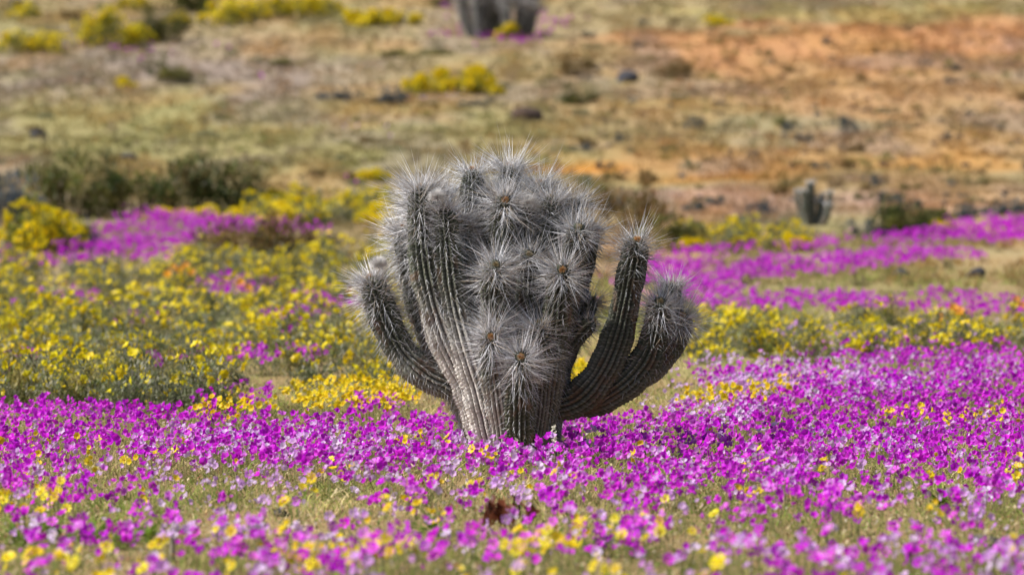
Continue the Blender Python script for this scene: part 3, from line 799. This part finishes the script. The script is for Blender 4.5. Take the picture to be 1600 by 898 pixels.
def twigs(tips, rad, col, seed):
    """tapering branches from the root to each lump of the crown"""
    rng = np.random.default_rng(seed)
    V, F = [], []
    for t in tips:
        root = np.array([rng.normal(0, .03), rng.normal(0, .03), -.03])
        mid = root * .4 + t * .55 + rng.normal(0, .05, 3) * np.linalg.norm(t)
        pts = [root, mid, t * 1.03]
        b = len(V)
        for i, p in enumerate(pts):
            r = rad * (1 - .4 * i)
            for k in range(4):
                V.append(p + r * np.array([math.cos(k * 1.5708), math.sin(k * 1.5708), 0]))
        for i in range(2):
            for k in range(4):
                a, c = b + i * 4 + k, b + i * 4 + (k + 1) % 4
                F += [(a, c, c + 4), (a, c + 4, a + 4)]
    V = np.array(V)
    return V, np.array(F), np.tile(col, (len(V), 1)) * (0.8 + .4 * rng.random((len(V), 1)))

def blossoms(n, shape, lc, lr, R, cols, seed, petals=6, out=1.0):
    """flower heads standing just proud of the crown's upper outside"""
    rng = np.random.default_rng(seed)
    w = rng.permutation(len(lc))[:max(3, int(.5 * len(lc)))]
    w = w[rng.integers(0, len(w), n)]                      # bloom gathers on some of the branches only
    k = nrm(rng.normal(size=(n, 3)) + [0, -.2, .75])
    C = lc[w] + k * (lr[w][:, None] * np.array(shape)) * (1.0 + .25 * rng.random((n, 1))) * out + [0, 0, .02]
    C[:, 2] = np.maximum(C[:, 2], .03)
    Nv = nrm(FACE + rng.normal(0, .42, (n, 3)))
    col = np.array(cols)[rng.integers(0, len(cols), n)] * (0.85 + .3 * rng.random((n, 1)))
    return flower_heads(C, Nv, R * (0.6 + .7 * rng.random(n)), col, petals, .25, seed + 3, np.array([.62, .48, .01]))

def bush_kind(nl, size, shape, cols, seed, nb=0, R=.02, bcols=None, lump=5, elong=2.0, twigcol=(.16, .12, .09), twr=.006, name='bush'):
    leaf, lc, lr = leaf_cloud(nl, size, shape, cols, seed, lump, elong)
    k = dict(leaf=mesh_np('foliage', *leaf, False, [M_LEAF]), twig=mesh_np('branches', *twigs(lc, twr, np.array(twigcol), seed), True, [M_STEMS]))
    if nb: k['blos'] = mesh_np('blossoms', *blossoms(nb, shape, lc, lr, R, bcols, seed), False, [M_PETAL])
    return k

def place_bush(kind, name, px, py, label, cat, group=None, s=1.0, rz=None, sink=.02):
    x, y, z = px_ground(px, py)
    t = empty(name, (x, y, z - sink), random.random() * 6.28 if rz is None else rz, s)
    tag(t, label, cat, group)
    link('branches', kind['twig'], t); link('foliage', kind['leaf'], t)['kind'] = 'stuff'
    if 'blos' in kind: link('blossoms', kind['blos'], t)['kind'] = 'stuff'
    return t

G_GREY = [srgb(126, 128, 102), srgb(116, 122, 88), srgb(146, 144, 124), srgb(100, 108, 70)]
G_OLIVE = [srgb(124, 124, 60), srgb(102, 112, 52), srgb(142, 130, 70), srgb(152, 142, 92)]
G_DARK = [srgb(72, 86, 40), srgb(58, 72, 36), srgb(98, 90, 52), srgb(86, 98, 46), srgb(128, 112, 74)]
G_BROWN = [srgb(120, 92, 56), srgb(104, 88, 50), srgb(136, 108, 70), srgb(88, 84, 46)]
G_BLUE = [srgb(78, 88, 92), srgb(96, 100, 104), srgb(66, 76, 76)]
G_GOLD = [srgb(150, 146, 50), srgb(132, 136, 48), srgb(164, 156, 62)]

YB = [bush_kind(1500, .050, (.36, .36, .34), G_GREY if q % 3 else G_OLIVE + G_GREY, 600 + q, (20, 54, 84, 36, 66, 9)[q], .035, YEL_COLS, 5, 3.4) for q in range(6)]
YD = [bush_kind(1100, .045, (.40, .40, .24), G_OLIVE + G_GOLD, 620 + q, 420, .031, YEL_COLS, 5, 2.6) for q in range(3)]
YF = [bush_kind(1500, .075, (.62, .62, .62), G_OLIVE + G_GOLD, 630 + q, 460, .042, YEL_COLS, 6, 2.4) for q in range(2)]
SD = [bush_kind(3600, .075, (.72, .72, .62), G_DARK, 640 + q, lump=9, elong=2.2) for q in range(3)]
SO = [bush_kind(2600, .065, (.62, .62, .52), G_OLIVE + G_DARK, 650 + q, lump=7, elong=2.2) for q in range(2)]
SB = [bush_kind(2000, .060, (.52, .52, .44), G_BROWN, 660 + q, lump=7, elong=2.6) for q in range(2)]
SG = [bush_kind(1500, .060, (.46, .46, .36), G_BLUE + G_GREY, 670 + q, lump=6, elong=2.6) for q in range(2)]
ST = [bush_kind(320, .055, (.22, .22, .15), G, 680 + q, lump=3, elong=2.6) for q, G in enumerate((G_BLUE, G_GREY, G_BROWN, G_OLIVE, G_DARK))]

# masses of yellow-flowered bushes left and right of the cactus
def mass(n, region, kinds, name, label, group, smin=.7, smax=1.15, mind=.42, seed=0):
    rng = random.Random(seed); pts = []; tries = 0
    while len(pts) < n and tries < 6000:
        tries += 1
        q = region(rng)
        if q is None: continue
        x, y, z = px_ground(*q)
        if any((x - a) ** 2 + ((y - b) * .6) ** 2 < mind * mind for a, b in pts): continue
        pts.append((x, y))
        ki = rng.randrange(len(kinds)); lab = label
        if kinds[ki] in YB: lab = ('nearly flowerless ', 'well flowered ', 'thickly flowered ', 'half flowered ', 'richly flowered ', 'almost bare ')[YB.index(kinds[ki])] + lab
        if name == 'yellow_flowering_bush' and n > 30:
            lab += ', ' + ('far left' if q[0] < 160 else 'left' if q[0] < 330 else 'nearer the cactus' if q[0] < 1250 else 'right of centre' if q[0] < 1420 else 'far right')
            if q[0] < 700: lab += ', ' + ('front' if q[1] > 590 else 'middle' if q[1] > 520 else 'back')
        place_bush(kinds[ki], name, q[0], q[1], lab, 'bush', group, rng.uniform(smin, smax))

def left_region(r):
    x, y = r.uniform(-70, 660), r.uniform(455, 640)
    if E(x, y, 30, 585, 60, 16) > .3 or E(x, y, 220, 512, 55, 12) > .3 or E(x, y, 370, 470, 60, 12) > .3 or E(x, y, 545, 640, 120, 16) > .3: return None
    if E(x, y, 530, 500, 70, 22) > .4 or E(x, y, 100, 470, 70, 10) > .3 or E(x, y, 430, 560, 60, 10) > .3 or E(x, y, 280, 565, 50, 8) > .4: return None
    if x > 280 and y > 615: return None
    return x, y
mass(100, left_region, YB, 'yellow_flowering_bush', 'yellow daisy bush in the left thicket', 'yellow flowering bushes left of the cactus', mind=.44, seed=1, smin=.5, smax=.92)
mass(22, lambda r: (r.uniform(-60, 320), r.uniform(618, 646)), [YB[5], YB[0], YB[3], YB[0]], 'yellow_flowering_bush', 'daisy bush at the front edge of the left thicket, behind the magenta band', 'green bushes along the front of the left thicket', mind=.3, seed=12, smin=.6, smax=.9)
mass(26, lambda r: (r.uniform(300, 620), r.uniform(395, 455)), YB, 'yellow_flowering_bush', 'yellow daisy bush behind the left thicket, below the brown shrubs', 'yellow flowering bushes behind the left thicket', mind=.5, seed=2, smin=.55, smax=.9)
mass(16, lambda r: (r.uniform(-40, 300), r.uniform(420, 460)), YB, 'yellow_flowering_bush', 'yellow daisy bush at the upper left edge of the thicket', 'yellow flowering bushes at the upper left', mind=.5, seed=3, smin=.5, smax=.8)
mass(46, lambda r: (lambda x: (x, r.uniform(520, 572) - (x - 1100) * .02))(r.uniform(1075, 1680)), YB[:5], 'yellow_flowering_bush', 'yellow daisy bush in the row right of the cactus', 'yellow flowering bushes right of the cactus', mind=.38, seed=4, smin=.42, smax=.82)
mass(5, lambda r: (r.uniform(880, 960), r.uniform(590, 610)), YD, 'yellow_flowering_bush', 'low yellow-flowered bush glimpsed between the right arms of the cactus', 'yellow bushes behind the cactus arms', mind=.25, seed=5, smin=.45, smax=.6)
mass(9, lambda r: (r.uniform(235, 430), r.uniform(340, 346)), YD, 'yellow_flowering_bush', 'small yellow bush at the foot of the large dark shrubs on the left', 'yellow bushes at the foot of the dark shrubs', mind=.3, seed=13, smin=.4, smax=.6)
mass(22, lambda r: (r.uniform(400, 640), r.uniform(330, 356)), [YB[2], YB[1], YB[4], YD[1]], 'yellow_flowering_bush', 'small yellow daisy bush on the slope just left of the cactus top', 'yellow bushes behind the cactus, left side', mind=.4, seed=6, smin=.7, smax=1.05)
mass(14, lambda r: (r.uniform(1070, 1240), r.uniform(376, 396)), [YB[2], YB[1], YD[0], YB[4]], 'yellow_flowering_bush', 'yellow-flowered bush at the foot of the slope right of the cactus', 'yellow bushes at the foot of the right slope', mind=.45, seed=7, smin=.55, smax=.85)

# shrubs that can be told apart
B1 = place_bush(SD[0], 'shrub', 300, 334, 'largest dark green shrub on the left, broad and rounded above the magenta patch', 'shrub', s=(1.2, 1.1, 1.2), rz=.4)
place_bush(SD[1], 'shrub', 362, 332, 'dark green shrub at the right end of the big dark shrub', 'shrub', s=.85)
place_bush(SO[0], 'shrub', 180, 338, 'loose olive shrub left of the largest dark shrub', 'shrub', s=(1.15, 1.0, 1.5), rz=1.2)
place_bush(SO[1], 'shrub', 100, 340, 'olive shrub with open crown behind the yellow bush at far left', 'shrub', s=(1.15, 1.0, 1.55), rz=2.2)
place_bush(SG[0], 'shrub', 14, 344, 'blue-grey shrub cut by the left edge of the photo', 'shrub', s=(1.35, 1.3, 1.6))
place_bush(SG[1], 'shrub', 118, 392, 'grey shrub beside the yellow bush at the left edge', 'shrub', s=.85)
place_bush(YF[0], 'yellow_flowering_bush', 50, 398, 'large yellow-flowered bush at the left edge of the photo, below the blue-grey shrub', 'bush', s=1.0)
place_bush(YF[1], 'yellow_flowering_bush', 95, 392, 'yellow-flowered bush touching the grey shrub on the left', 'bush', s=.7)
place_bush(SB[0], 'shrub', 362, 410, 'brown and olive shrub at the right end of the left magenta patch', 'shrub', s=(1.1, 1.0, 1.25))
place_bush(SB[1], 'shrub', 440, 402, 'second brown shrub, nearer the cactus than its neighbour on the left', 'shrub', s=(.95, .9, 1.15))
place_bush(SB[1], 'shrub', 1000, 372, 'tall brown twiggy shrub right behind the right arm of the cactus', 'shrub', s=(1.2, 1.0, 1.65), rz=.8)
place_bush(SO[1], 'shrub', 1045, 392, 'olive shrub at the foot of the brown twiggy shrub behind the cactus', 'shrub', s=.75)
place_bush(SD[2], 'shrub', 1425, 368, 'dark green shrub on the right above the magenta strip', 'shrub', s=.66)
place_bush(SO[0], 'shrub', 1395, 370, 'olive shrub just left of the dark green shrub on the right', 'shrub', s=.6)
place_bush(SG[0], 'shrub', 1352, 371, 'small grey-green shrub left of the olive shrub on the right', 'shrub', s=.6)
place_bush(SD[0], 'shrub', 1462, 360, 'small dark shrub at the right end of the shrub row on the right', 'shrub', s=.42)
place_bush(YD[0], 'yellow_flowering_bush', 1470, 366, 'small yellow-flowered bush under the dark shrub on the right', 'bush', s=.7)
for q, (x, y, s, l) in enumerate([(1510, 342, .55, 'low grey shrub left of the two at the right edge, below the hillside'), (1560, 338, .6, 'low grey shrub near the right edge, middle one of three'), (1598, 334, .55, 'low grey shrub cut by the right edge below the hillside')]):
    place_bush(SG[q % 2], 'shrub', x, y, l, 'shrub', s=s)
# up the hillside
place_bush(YF[0], 'yellow_flowering_bush', 168, 74, 'broad yellow-flowered bush high on the left hillside', 'bush', s=(1.6, 1.3, 1.5))
place_bush(YF[1], 'yellow_flowering_bush', 205, 70, 'yellow-flowered bush between the broad yellow bush and the dark green shrub', 'bush', s=.8)
place_bush(SD[1], 'shrub', 248, 66, 'dark green shrub right of the broad yellow bush on the hillside', 'shrub', s=(1.05, 1.0, 1.2))
place_bush(YF[1], 'yellow_flowering_bush', 70, 82, 'rounded yellow-flowered bush on the left hillside, right of its twin', 'bush', s=.78)
place_bush(YF[0], 'yellow_flowering_bush', 22, 84, 'rounded yellow-flowered bush at the left edge of the hillside', 'bush', s=.85)
place_bush(SD[2], 'shrub', 305, 20, 'dark shrub cut by the top edge of the photo', 'shrub', s=1.2)
place_bush(SB[0], 'shrub', 115, 32, 'brown shrub between yellow bushes near the top left', 'shrub', s=.7)
place_bush(SG[1], 'shrub', 30, 12, 'dark grey shrub cut by the top left corner', 'shrub', s=.8)
for q, (x, y, s) in enumerate([(350, 40, 1.0), (385, 34, .9), (420, 28, .9), (465, 28, .95), (505, 26, .9), (275, 42, .6), (40, 30, .7), (205, 18, .7)]):
    place_bush(YF[q % 2], 'yellow_flowering_bush', x, y, 'yellow-flowered bush in the row along the top left of the hillside', 'bush', 'yellow bushes along the top left', s=s)
for q, (x, y, s) in enumerate([(545, 40, .75), (575, 42, .7), (605, 40, .7), (632, 40, .65)]):
    place_bush(YD[q % 3], 'yellow_flowering_bush', x, y, 'low yellow-flowered bush in the bright patch left of the far cacti', 'bush', 'low yellow bushes left of the far cacti', s=(s * 1.5, s * 1.5, s * 1.9))
for q, (x, y, s) in enumerate([(636, 146, .6), (660, 149, .75), (688, 146, .95), (716, 149, .7), (742, 147, 1.0), (766, 149, .65)]):
    place_bush(YD[q % 3], 'yellow_flowering_bush', x, y, 'low yellow-flowered bush in the patch above the cactus', 'bush', 'low yellow bushes on the hillside above the cactus', s=(s * 1.15, s * 1.15, s * 1.8))
place_bush(YD[1], 'yellow_flowering_bush', 790, 62, 'small yellow-flowered bush at the foot of the far cacti', 'bush', s=(.8, .8, 1.2))
place_bush(YD[2], 'yellow_flowering_bush', 190, 138, 'small pale yellow-flowered bush alone on the left hillside', 'bush', s=.8)
place_bush(YD[0], 'yellow_flowering_bush', 590, 285, 'yellow-flowered bush just left of the topmost cactus stems', 'bush', s=.8)
place_bush(YD[1], 'yellow_flowering_bush', 1120, 42, 'yellow-green low bush on the hillside, right of the far cacti', 'bush', s=(1.1, 1.1, .9))
place_bush(SG[0], 'shrub', 612, 164, 'grey-green shrub left of the low yellow patch above the cactus', 'shrub', s=.95)
place_bush(SG[1], 'shrub', 525, 158, 'low spreading grey shrub on the hillside left of centre', 'shrub', s=(1.3, 1.1, .7))
place_bush(SG[0], 'shrub', 745, 166, 'low grey shrub under the right end of the yellow patch', 'shrub', s=(.9, .9, .4))
place_bush(SB[0], 'shrub', 897, 119, 'rounded brown shrub on the hillside right of the far cacti', 'shrub', s=(1.05, 1.0, 1.25))
place_bush(SB[1], 'shrub', 1058, 125, 'low brown shrub on the hillside, right of the dark stone', 'shrub', s=(.95, .9, 1.0))
place_bush(SO[0], 'shrub', 270, 130, 'low olive shrub on the left hillside', 'shrub', s=(1.1, 1.0, .75))
place_bush(SO[1], 'shrub', 440, 104, 'low green shrub on the upper left hillside', 'shrub', s=(.7, .7, .35))
place_bush(SO[1], 'shrub', 618, 90, 'flat green shrub below the low yellow bushes of the hilltop', 'shrub', s=(.75, .75, .35))
place_bush(SO[0], 'shrub', 680, 86, 'flat olive shrub below the far cacti', 'shrub', s=(.65, .65, .35))
place_bush(SD[1], 'shrub', 905, 164, 'small dark shrub on the hillside above the right side of the cactus', 'shrub', s=(.6, .6, .6))
place_bush(SD[2], 'shrub', 690, 12, 'dark shrub left of the far cacti at the top edge', 'shrub', s=.5)

# ------------------------------------------------------------------ cacti farther away
def far_cactus(px, py, w, h, n, seed, label, lean=.2, rs=.07, ls=.07, fur=.5, low=.72, dark=.7, nsp=4, thk=.003):
    rng = random.Random(seed)
    x, y, z = px_ground(px, py)
    t = empty('cactus', (x, y, z - .02)); tag(t, label, 'cactus')
    for i in range(n):
        a = rng.uniform(0, 6.283); q = math.sqrt((i + .5) / n) * w
        dx, dy = math.cos(a) * q, math.sin(a) * q * .7
        hh = h * rng.uniform(low, 1.0) * (1 - .28 * (q / w) ** 2)
        P = np.array([(dx * .35, dy * .35, -.03), (dx * .75, dy * .75, hh * .25), (dx * .98, dy * .98, hh * .6), (dx * 1.02, dy * 1.02, hh)])
        skin, sp, tc, tT, rt = stem_parts(P, np.array([.8, 1.0, 1.0, .8]) * rs * rng.uniform(.85, 1.15), ribs=9, ring=.011, corky=.1, seed=seed * 20 + i, areole=.06, nsp=nsp, thick=thk, long_spine=ls, furry=fur, dark=dark)
        s = add('stem', skin, M_CACTUS, t, True); add('spines', sp, M_SPINE, s)['kind'] = 'stuff'
far_cactus(754, 60, .56, 1.45, 11, 3, 'far grey cactus at the top edge, left one of the pair', rs=.075, ls=.30, fur=2.6, nsp=7, thk=.006, dark=.5, low=.6)
far_cactus(810, 60, .56, 1.45, 11, 4, 'far grey cactus at the top edge, right one of the pair', rs=.075, ls=.30, fur=2.6, nsp=7, thk=.006, dark=.5, low=.6)
far_cactus(1272, 352, .26, .72, 8, 12, 'small blue-grey cactus at the foot of the right hillside', rs=.040, ls=.05, low=.5, dark=.9)

# ------------------------------------------------------------------ stones
def rock_mesh(seed, col, sub=2):
    rng = np.random.default_rng(seed)
    bm = bmesh.new(); bmesh.ops.create_icosphere(bm, subdivisions=sub, radius=1.0)
    V = np.array([v.co[:] for v in bm.verts]); F = np.array([[v.index for v in f.verts] for f in bm.faces]); bm.free()
    for _ in range(7):                                    # chop flat facets
        a = nrm(rng.normal(size=3)); lim = .55 + .3 * rng.random()
        dd = V @ a; V = V - np.clip(dd - lim, 0, None)[:, None] * a
    V = V * [1, .8, .7] * (1 + .04 * rng.standard_normal((len(V), 1)))
    return mesh_np('stone', V, F, np.tile(col, (len(V), 1)) * (0.8 + .4 * rng.random((len(V), 1))), False, [M_ROCK])
RK = [rock_mesh(700 + q, c) for q, c in enumerate(((.055, .055, .065), (.075, .068, .065), (.13, .11, .095), (.09, .06, .045), (.20, .17, .15)))]

def stone(k, px, py, s, label, group=None, sq=1.0):
    x, y, z = px_ground(px, py)
    o = link('stone', RK[k]); o.location = (x, y, z + s * .25); o.scale = (s, s, s * sq); o.rotation_euler = (random.uniform(-.2, .2), random.uniform(-.2, .2), random.random() * 6.28)
    return tag(o, label, 'stone', group)
stone(0, 1524, 434, .14, 'dark stone on bare ground near the right edge, right one of two')
stone(0, 1406, 433, .12, 'dark stone on bare ground right of the cactus, left one of two')
stone(0, 980, 129, .26, 'upright dark blue-grey stone on the hillside left of the low brown shrub', sq=1.3)
stone(3, 826, 190, .38, 'dark brown stone on the hillside above the top of the cactus', sq=.8)
stone(0, 60, 218, .22, 'dark grey stone alone on the left hillside')
stone(1, 200, 250, .2, 'low dark stone above the largest dark shrub', sq=.6)
stone(4, 1540, 862, .10, 'grey rounded stone in the foreground at the lower right', sq=.55)
stone(1, 440, 808, .045, 'small dark clod among foreground flowers left of centre', sq=.9)
stone(4, 588, 872, .032, 'pale pebble among the flowers at the bottom left of centre')
stone(4, 552, 868, .026, 'smaller pale pebble left of the pale pebble at the bottom')
stone(1, 420, 74, .12, 'dark mauve stone on the upper left hillside', sq=.6)

rr = random.Random(5)
for i in range(70):                                       # small stones and tufts strewn over the right slope
    px, py = rr.uniform(1060, 1640), rr.uniform(100, 330)
    stone(rr.choice((0, 1, 1, 2, 3)), px, py, rr.uniform(.04, .095), 'small dark stone lying among tufts on the right hillside', 'small stones on the right hillside', rr.uniform(.6, 1.1))
for i in range(30):
    px, py = rr.uniform(0, 1000), rr.uniform(80, 290)
    stone(rr.choice((1, 2, 3, 4)), px, py, rr.uniform(.035, .08), 'small stone lying in the dry grass of the left hillside', 'small stones on the left hillside', rr.uniform(.5, .9))
TONE = ('blue-grey', 'grey-green', 'brown', 'olive', 'dark green')
def spot(px, py):
    return ('near the top' if py < 120 else 'halfway up' if py < 210 else 'low down') + (', at the left' if px < 300 else ', left of the cactus' if px < 620 else ', above the cactus' if px < 1000 else ', right of the cactus' if px < 1300 else ', at the right')
for i in range(130):
    px, py = rr.uniform(900, 1660), 20 + 315 * rr.random() ** .7
    q = rr.choice((0, 0, 1, 2, 3, 4))
    place_bush(ST[q], 'low_shrub', px, py, 'low %s tuft on the orange right hillside, %s' % (TONE[q], spot(px, py)), 'low shrub', 'low tufts on the right hillside', s=rr.uniform(.45, 1.1))
for i in range(110):
    px, py = rr.uniform(-40, 900), 60 + 240 * rr.random()
    q = rr.choice((1, 1, 2, 3, 3, 4))
    place_bush(ST[q], 'low_shrub', px, py, 'low %s tuft on the dry left hillside, %s' % (TONE[q], spot(px, py)), 'low shrub', 'low tufts on the left hillside', s=(lambda a: (a * 1.4, a * 1.4, a * .8))(rr.uniform(.4, 1.0)))

# ------------------------------------------------------------------ ground cover of the hillside
def hill_cover():
    parts = []
    for d0, d1, per, wid, hh in [(52, 90, 70, .016, .085), (90, 175, 34, .028, .10)]:
        area = (d1 - d0) * (0.194 * (d0 + d1) / 2 + 5.2)
        n = int(area * per)
        X, Y = scatter(n, d0, d1)
        k = fbm(X / .7, Y / 4.0, 501, 3)
        ok = RNG.random(n) < .12 + 1.2 * sstep(.4, .68, k)
        X, Y = X[ok], Y[ok]; n = len(X); g = ground_z(X, Y)
        col = soil_colour(X, Y)
        pal = np.array([srgb(150, 146, 92), srgb(176, 156, 110), srgb(138, 126, 118), srgb(124, 124, 84), srgb(190, 160, 110), srgb(204, 150, 72)])
        ch = fbm(X / 1.2 + 7, Y / 7.0, 511, 3)
        idx = np.clip(((ch - .25) * 2 * 6 + RNG.normal(0, 1.2, n)).astype(int), 0, 5)
        mixw = (.05 + .30 * RNG.random((n, 1)))
        col = (col * (1 - mixw) + pal[idx] * mixw) * (0.70 + .5 * RNG.random((n, 1)))
        H = hh * (0.35 + .9 * RNG.random(n) ** 1.5)
        for q in range(4):
            P = np.stack([X + RNG.normal(0, .05, n), Y + RNG.normal(0, .05, n), g - .01], -1)
            parts.append(blades(P, H * (0.6 + .6 * RNG.random(n)), np.full(n, wid) * (0.6 + .8 * RNG.random(n)), H * (0.3 + .8 * RNG.random(n)), col * (0.85 + .3 * RNG.random((n, 1))), 70 + q))
    n = 11000                                              # rounded tufts that stand clear of the short grass
    X, Y = scatter(n, 56, 175)
    ok = RNG.random(n) < .25 + .9 * sstep(.42, .62, fbm(X / 1.4 + 60, Y / 8.0, 521, 3))
    X, Y = X[ok], Y[ok]; n = len(X); g = ground_z(X, Y)
    pal = np.array([srgb(112, 116, 92), srgb(150, 140, 84), srgb(172, 152, 132), srgb(96, 90, 84), srgb(176, 132, 84), srgb(132, 138, 84), srgb(140, 124, 112)])
    col = pal[RNG.integers(0, 7, n)] * .45 + soil_colour(X, Y) * .55
    sz = .35 + .75 * RNG.random(n) ** 2
    for q in range(14):
        P = np.stack([X + RNG.normal(0, .055, n) * sz, Y + RNG.normal(0, .055, n) * sz, g - .01], -1)
        H = sz * .15 * (0.5 + .6 * RNG.random(n))
        parts.append(blades(P, H, .032 * sz * (.6 + .8 * RNG.random(n)), H * (.2 + .9 * RNG.random(n)), col * (.82 + .36 * RNG.random((n, 1))), 90 + q))
    return join(parts)
hc = link('hillside_grass', mesh_np('hillside_grass', *hill_cover(), False, [M_GRASS]))
tag(hc, 'short dry grass and herbs covering the hillside behind', 'grass', kind='stuff')

# ------------------------------------------------------------------ small things near the cactus
def white_stalk(px, py, h, seed, label):
    rng = np.random.default_rng(seed)
    x, y, z = px_ground(px, 716); y = -.42; x = (px - 800) * KPX * (CAM_D + y); z = float(ground_z(x, y))
    t = empty('white_flower_stalk', (x, y, z - .01)); tag(t, label, 'flower')
    s = link('stem', STEM_VAR[seed % 4], t); s.scale = (1, 1, h)
    parts = []
    n = 16
    hz = h * (.45 + .55 * np.arange(n) / n)
    C = np.stack([rng.normal(0, .012, n), rng.normal(0, .012, n), hz], -1)
    parts = flower_heads(C, nrm(FACE + rng.normal(0, .6, (n, 3))), .009 + .004 * rng.random(n), np.tile([.72, .70, .58], (n, 1)), 5, .6, seed)
    link('blossoms', mesh_np('blossoms', *parts, False, [M_PETAL]), t)
white_stalk(866, 690, .24, 1, 'cream white flower stalk before the right foot of the cactus')
white_stalk(806, 690, .17, 2, 'shorter cream white flower stalk before the middle of the cactus foot')
white_stalk(796, 690, .14, 3, 'shortest cream white flower stalk, left of the others at the cactus foot')

def dead_leaves(px, py, seed, label):
    x, y, z = px_ground(px, py)
    t = empty('dead_leaf_clump', (x, y, z)); tag(t, label, 'dead leaves')
    rng = np.random.default_rng(seed)
    for i in range(9):
        a = rng.random() * 6.28; L = .05 + .05 * rng.random(); w = L * .28
        n = 6; V = []; F = []
        for q in range(n):
            u = q / (n - 1); ww = w * math.sin(.25 + u * 2.7); zz = .03 + .07 * rng.random() * u + .03 * math.sin(u * 3)
            for sgn in (-1, 0, 1): V.append((u * L, sgn * ww, zz + abs(sgn) * .3 * ww))
        for q in range(n - 1):
            for c in range(2):
                b = q * 3 + c; F += [(b, b + 1, b + 4), (b, b + 4, b + 3)]
        o = link('leaf', mesh_np('leaf', np.array(V), np.array(F), np.tile(np.array([.17, .055, .03]) * rng.uniform(.6, 1.4), (len(V), 1)), True, [M_LEAF]), t)
        o.rotation_euler = (rng.normal(0, .4), rng.normal(-.3, .3), a); o.location = (rng.normal(0, .03), rng.normal(0, .03), rng.random() * .03)
dead_leaves(776, 838, 1, 'clump of curled red-brown dead leaves among the flowers below the cactus')
dead_leaves(806, 832, 2, 'smaller red-brown dead leaves right of the bigger dead clump')

def green_tuft(px, py, n, L, seed, label):
    x, y, z = px_ground(px, py)
    t = empty('green_leafy_plant', (x, y, z - .01)); tag(t, label, 'plant')
    rng = np.random.default_rng(seed)
    for i in range(n):
        a = rng.random() * 6.28; l = L * rng.uniform(.7, 1.2); w = .0085 * rng.uniform(.8, 1.4); el = rng.uniform(.5, 1.35); V = []; F = []
        for q in range(6):
            u = q / 5; e = el - .5 * u
            ww = w * (1 - u ** 2 * .9); r_ = l * u * math.cos(e); zz = l * u * math.sin(e)
            V += [(r_ * math.cos(a) - ww * math.sin(a), r_ * math.sin(a) + ww * math.cos(a), zz + ww * .5), (r_ * math.cos(a), r_ * math.sin(a), zz), (r_ * math.cos(a) + ww * math.sin(a), r_ * math.sin(a) - ww * math.cos(a), zz + ww * .5)]
        for q in range(5):
            for c in range(2):
                b = q * 3 + c; F += [(b, b + 1, b + 4), (b, b + 4, b + 3)]
        link('leaf', mesh_np('leaf', np.array(V), np.array(F), np.tile(srgb(108, 136, 48) * rng.uniform(.7, 1.2), (len(V), 1)), True, [M_LEAF]), t)
for q, (x, y, n, L, lab) in enumerate([
        (30, 856, 40, .15, 'green leafy plant at the lower left edge of the photo'), (235, 848, 36, .14, 'green leafy plant at the right end of the lower left green row'),
        (70, 842, 40, .15, 'green leafy plant second from the left edge, behind yellow flowers'), (105, 850, 34, .16, 'bright green leafy plant at the lower left, left of its larger neighbour'), (150, 846, 40, .15, 'large bright green leafy plant in the lower left foreground'),
        (195, 858, 30, .13, 'bright green leafy plant right of the large green plant at lower left'), (678, 838, 40, .15, 'tall green grassy plant left of the dead brown leaves'),
        (930, 868, 34, .13, 'green leafy plant at the bottom right of centre, left one of two'), (995, 872, 34, .12, 'green leafy plant at the bottom right of centre, right one of two'),
        (1470, 790, 36, .12, 'olive green plant among yellow flowers at the lower right')]):
    green_tuft(x, y, n, L, 40 + q, lab)

def stick(px, py, label):
    x, y, z = px_ground(px, py)
    V, F = [], []
    pts = [(0, 0, -.03), (.008, 0, .06), (0, .006, .11), (.012, 0, .15)]
    for i, p in enumerate(pts):
        r = .012 - .0018 * i
        for k in range(6): V.append((p[0] + r * math.cos(k * 1.047), p[1] + r * math.sin(k * 1.047), p[2]))
    for i in range(3):
        for k in range(6):
            a, b = i * 6 + k, i * 6 + (k + 1) % 6; F += [(a, b, b + 6), (a, b + 6, a + 6)]
    V.append((.012, 0, .152)); F += [(18 + k, 18 + (k + 1) % 6, 24) for k in range(6)]
    o = link('dead_stick', mesh_np('dead_stick', np.array(V), np.array(F), np.tile([.22, .19, .16], (len(V), 1)), True, [M_STEMS]))
    o.location = (x, y, z); tag(o, label, 'stick')
stick(266, 880, 'short grey dead stick standing among flowers at the bottom left')
print('objects', len(bpy.data.objects), 'tris', sum(len(m.loop_triangles) or sum(1 for _ in m.polygons) for m in bpy.data.meshes))
